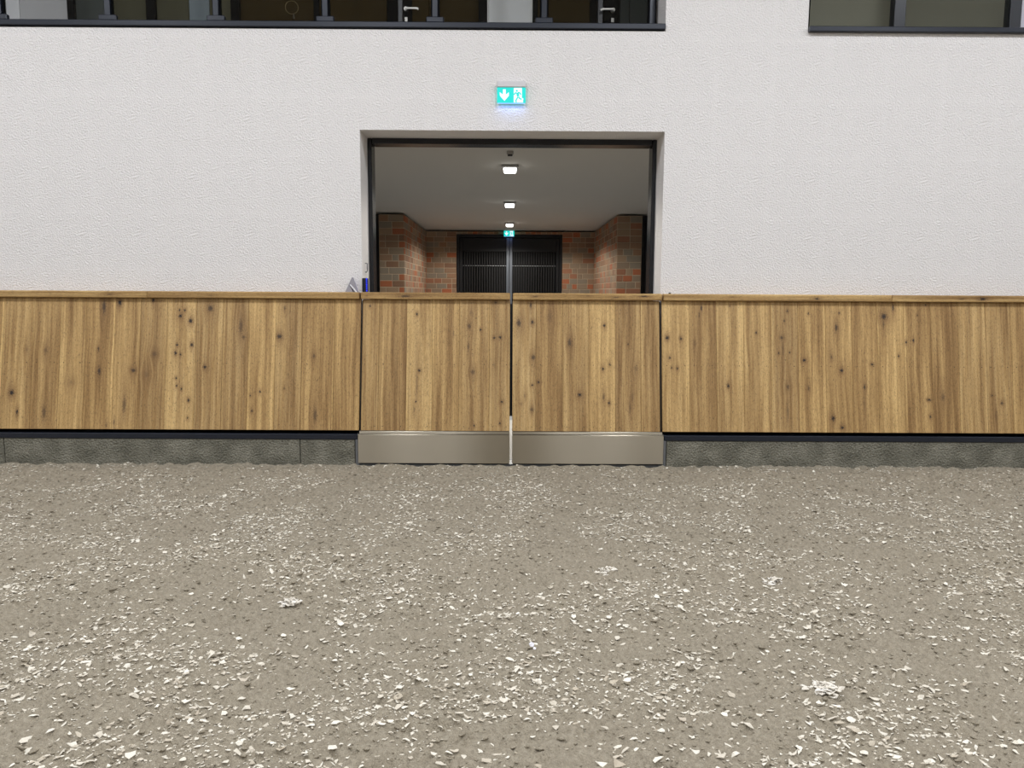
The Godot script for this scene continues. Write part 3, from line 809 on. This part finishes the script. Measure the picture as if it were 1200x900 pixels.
func gate() -> void:
	var galv := paint(rgb(90, 92, 94), 0.45, 0.7)
	var rear := paint(rgb(60, 50, 40), 0.9)
	for s in [-1, 1]:
		var t := thing("gate_leaf", "oak arena gate leaf with a steel kick plate, %s" % ["the leaf beside the blue lit box", "the leaf farther from the blue box"][0 if s < 0 else 1], "gate", Vector3.ZERO, "leaves of the double arena gate")
		add_planks(t, GATE_LEFT_PLANKS if s < 0 else GATE_RIGHT_PLANKS, 200 + 20 * s, [], true)
		var x0: float = -1.413 if s < 0 else 0.012
		var x1: float = -0.012 if s < 0 else 1.413
		if s < 0: cap_piece(t, x0, x1, 0.0, 305, [[0.45, 0.30, 0.012, 0.06, 0.7], [0.5, 0.04, 0.01, 0.02, 0.5]])
		else: cap_piece(t, x0, x1, 0.06, 306, [[0.5, 0.15, 0.01, 0.03, 0.6], [0.45, 0.69, 0.008, 0.03, 0.6], [0.6, 0.88, 0.008, 0.04, 0.8], [0.6, 0.50, 0.008, 0.02, 0.5]])
		var side := PackedVector2Array([Vector2(0.17, 0.02), Vector2(0.262, 0.02), Vector2(0.262, 0.30), Vector2(0.252, 0.34), Vector2(0.034, 1.53), Vector2(0.0, 1.53)])
		part(t, "rear_frame", extrude(side, x0 + 0.004, x1 - 0.004), rear).transform = Transform3D(Basis(Vector3(0, 0, 1), Vector3.UP, Vector3(1, 0, 0)), Vector3.ZERO)
		if s < 0: part(t, "cover_strip", bx(0.07, 1.07, 0.016, 0.003), anthracite, Vector3(0.004, 0.97, 0.048), Vector3(-0.112, 0, 0))
		part(t, "kick_plate", bx(x1 - x0 + 0.012, 0.272, 0.012, 0.0025), steel, Vector3((x0 + x1) / 2.0 + s * 0.006, 0.156, 0.299))
		part(t, "edge_strip", bx(x1 - x0, 0.028, 0.02, 0.003), steel, Vector3((x0 + x1) / 2.0, 0.3075, 0.285), Vector3(-0.10, 0, 0))
	var th := thing("threshold_rail", "grey steel threshold rail under the gate", "threshold")
	span(th, "rail", galv, -1.418, 1.418, -0.06, 0.012, 0.06, 0.292, 0.004)

func signs_and_fittings() -> void:
	exit_sign("exit_sign", "green lit exit sign with down arrow on the white wall", Vector3(-0.012, 3.408, 0.0), 0.262, 0.056)
	exit_sign("exit_sign", "small distant green exit sign over the black double door", Vector3(-0.03, 3.045, BACK_Z + 0.06), 0.25, 0.02)
	# triangular grey wedge on the cap rail
	var t := thing("grey_wedge", "small triangular grey wedge standing on the oak rail by the opening", "wedge", Vector3(-1.506, 1.606, 0.045))
	var grey := paint(rgb(150, 146, 152), 0.5)
	part(t, "body", extrude(PackedVector2Array([Vector2(-0.062, 0), Vector2(0.012, 0), Vector2(-0.02, 0.066), Vector2(0.014, 0.052), Vector2(0.052, 0.0), Vector2(0.056, 0.0), Vector2(0.012, 0.136), Vector2(0.004, 0.138)]), -0.025, 0.012), grey)
	part(t, "flap", extrude(PackedVector2Array([Vector2(-0.018, 0.068), Vector2(-0.008, 0.072), Vector2(0.052, 0.0), Vector2(0.038, 0.0)]), 0.008, 0.016), paint(rgb(236, 236, 240), 0.4))
	# black box with a column of blue lamps
	var b := thing("led_box", "small black box with a column of blue lamps at the opening's edge", "light box", Vector3(-1.387, 1.606, 0.0))
	part(b, "case", bx(0.054, 0.132, 0.05, 0.006), paint(rgb(14, 14, 20), 0.35), Vector3(0, 0.066, 0.0))
	var blue := glow(rgb(40, 60, 255), 1.6)
	for k in 7:
		part(b, "lamp", bx(0.013, 0.009, 0.006, 0.002), blue, Vector3(0.017, 0.012 + k * 0.0185, 0.027))
	var l := OmniLight3D.new()
	l.name = "blue_glow"
	l.light_color = Color(0.12, 0.18, 1.0)
	l.light_energy = 0.002
	l.omni_range = 20.0
	l.omni_attenuation = 2.0
	l.light_size = 0.02
	l.shadow_enabled = true
	b.add_child(l)
	l.position = Vector3(0.03, 0.07, 0.045)
	var h := thing("jamb_hook", "small grey metal hook on the white reveal above the black box", "hook", Vector3(-1.415, 1.84, -0.15))
	part(h, "hook", stroke([Vector2(0.0, 0.04), Vector2(0.02, 0.042), Vector2(0.022, -0.03), Vector2(0.012, -0.045), Vector2(0.002, -0.04)], 0.008, -0.005, 0.005), paint(rgb(130, 130, 132), 0.4, 0.6))
	var n := thing("rubber_stop", "tiny black rubber stop on the oak rail beside the opening", "stop", Vector3(1.492, 1.605, 0.06))
	part(n, "stop", disc(0.012, 0.012, 12), paint(rgb(16, 16, 16), 0.7), Vector3(0, 0.006, 0))

func in_tuft(x: float, z: float) -> bool:
	for q in TUFTS:
		if absf(x - q[0]) < q[2] * 1.25 + 0.02 and absf(z - q[1]) < q[2] * 1.1 + 0.02: return true
	return false

func sand() -> void:
	var f := thing("floor", "grey brown sand floor of the riding hall strewn with felt flakes", "floor", Vector3.ZERO, "", "structure")
	var m := world_mapped(paint(Color.WHITE, 0.97), 2.2)
	m.albedo_texture = mottle(51, 0.03, 0.28, rgb(108, 98, 82), rgb(149, 139, 121), rgb(190, 181, 163), 0.5)
	m.normal_enabled = true
	m.normal_texture = relief(53, 0.10, 4, 7.0)
	m.normal_scale = 1.0
	part(f, "sand_surface", sand_mesh(-6.4, 6.4, 0.06, 6.6, 0.0135), m)
	span(f, "sand_bed", m, -12.0, 12.0, -0.25, -0.045, 0.0, 20.0, 0.0)
	var felt := paint(Color.WHITE, 0.95)
	felt.vertex_color_use_as_albedo = true
	var rng := RandomNumberGenerator.new()
	rng.seed = 4711
	var patch := noise(61, 1.1, 3)
	# the mass of small flakes
	var v := PackedVector3Array()
	var nrm := PackedVector3Array()
	var col := PackedColorArray()
	var made := 0
	while made < 120000:
		var z := rng.randf_range(0.32, 6.2)
		var x := rng.randf_range(-6.2, 6.2)
		var want := (0.45 + 1.3 * patch.get_noise_2d(x, z)) * clampf((z - 0.2) / 1.1, 0.25, 1.0)
		if in_tuft(x, z): continue
		if rng.randf() > clampf(want, 0.06, 1.0): continue
		made += 1
		var l := clampf(exp(rng.randfn(-4.28, 0.52)), 0.005, 0.045)
		var w := l * rng.randf_range(0.3, 0.85)
		var y := sand_height(x, z) + 0.002 + l * 0.09
		add_flake(v, nrm, col, Vector3(x, y, z), flake_basis(x, z, rng, 0.36), l, w, rng.randf_range(-0.25, 0.35), 0.0018, flake_colour(rng), rng)
	var mass := MeshInstance3D.new()
	mass.name = "felt_flakes"
	mass.mesh = flake_mesh(v, nrm, col)
	mass.material_override = felt
	add_child(mass)
	meta(mass, "countless small off-white felt flakes mixed into the sand", "felt flakes", "", "stuff")
	# crumbs of damp sand between them
	var clod := SphereMesh.new()
	clod.radius = 0.5; clod.height = 0.8; clod.radial_segments = 6; clod.rings = 2
	var crumbs := MultiMesh.new()
	crumbs.transform_format = MultiMesh.TRANSFORM_3D
	crumbs.mesh = clod
	crumbs.instance_count = 42000
	for k in crumbs.instance_count:
		var z := rng.randf_range(0.34, 6.2)
		var x := rng.randf_range(-6.2, 6.2)
		var s := clampf(exp(rng.randfn(-4.75, 0.45)), 0.004, 0.022)
		crumbs.set_instance_transform(k, Transform3D(flake_basis(x, z, rng, 0.3).scaled_local(Vector3(s * rng.randf_range(1.0, 2.2), s * 0.75, s)), Vector3(x, sand_height(x, z) + s * 0.12, z)))
	var grit := MultiMeshInstance3D.new()
	grit.name = "sand_crumbs"
	grit.multimesh = crumbs
	grit.material_override = m
	add_child(grit)
	meta(grit, "countless small crumbs of damp grey brown sand", "sand crumbs", "", "stuff")
	# the largest flakes in front, one by one
	for k in 300:
		var z := 4.95 - 1.75 * pow(rng.randf(), 1.25)
		var x := rng.randf_range(-1.0, 1.0) * (0.75 * (7.35 - z) + 0.05)
		if in_tuft(x, z): z += 0.17
		var l := rng.randf_range(0.028, 0.052)
		var fv := PackedVector3Array()
		var fn := PackedVector3Array()
		var fc := PackedColorArray()
		add_flake(fv, fn, fc, Vector3.ZERO, flake_basis(x, z, rng, 0.28), l, l * rng.randf_range(0.35, 0.8), rng.randf_range(-0.2, 0.4), 0.0022, flake_colour(rng), rng)
		var o := MeshInstance3D.new()
		o.name = numbered("felt_flake")
		o.mesh = flake_mesh(fv, fn, fc)
		o.material_override = felt
		add_child(o)
		o.position = Vector3(x, sand_height(x, z) + 0.004 + l * 0.06, z)
		meta(o, "larger off-white felt flake lying loose on the sand in the foreground", "felt flake", "larger felt flakes in the foreground")
	# tufts of felt
	for q in TUFTS:
		var fv := PackedVector3Array()
		var fn := PackedVector3Array()
		var fc := PackedColorArray()
		var size: float = q[2]
		var scrap: bool = size < 0.04
		if scrap:
			add_flake(fv, fn, fc, Vector3(0, 0.016, 0), Basis(Vector3.RIGHT, 0.95), 0.034, 0.03, 0.25, 0.003, Color(0.86, 0.84, 0.90), rng)
			add_flake(fv, fn, fc, Vector3(0.01, 0.006, 0.012), Basis(Vector3.RIGHT, 0.5), 0.02, 0.016, 0.25, 0.003, Color(0.84, 0.82, 0.88), rng)
		else:
			for k in 60:
				var d := Vector3(clampf(rng.randfn(0, 0.4), -1, 1), 0, clampf(rng.randfn(0, 0.33), -0.8, 0.8)) * size
				d.y = maxf(0.0, 0.03 - d.length() * 0.3) * rng.randf()
				add_flake(fv, fn, fc, d, flake_basis(q[0], q[1], rng, 0.38), rng.randf_range(0.022, 0.048), rng.randf_range(0.014, 0.03), rng.randf_range(-0.2, 0.4), 0.003, Color(0.86, 0.82, 0.75).lerp(Color(0.70, 0.64, 0.54), rng.randf()), rng)
		var o := MeshInstance3D.new()
		o.name = numbered("felt_scrap" if scrap else "felt_tuft")
		o.mesh = flake_mesh(fv, fn, fc)
		o.material_override = felt
		add_child(o)
		o.position = Vector3(q[0], sand_height(q[0], q[1]) + 0.004, q[1])
		meta(o, q[3], "felt scrap" if scrap else "felt tuft", "" if scrap else "tufts of felt on the sand")
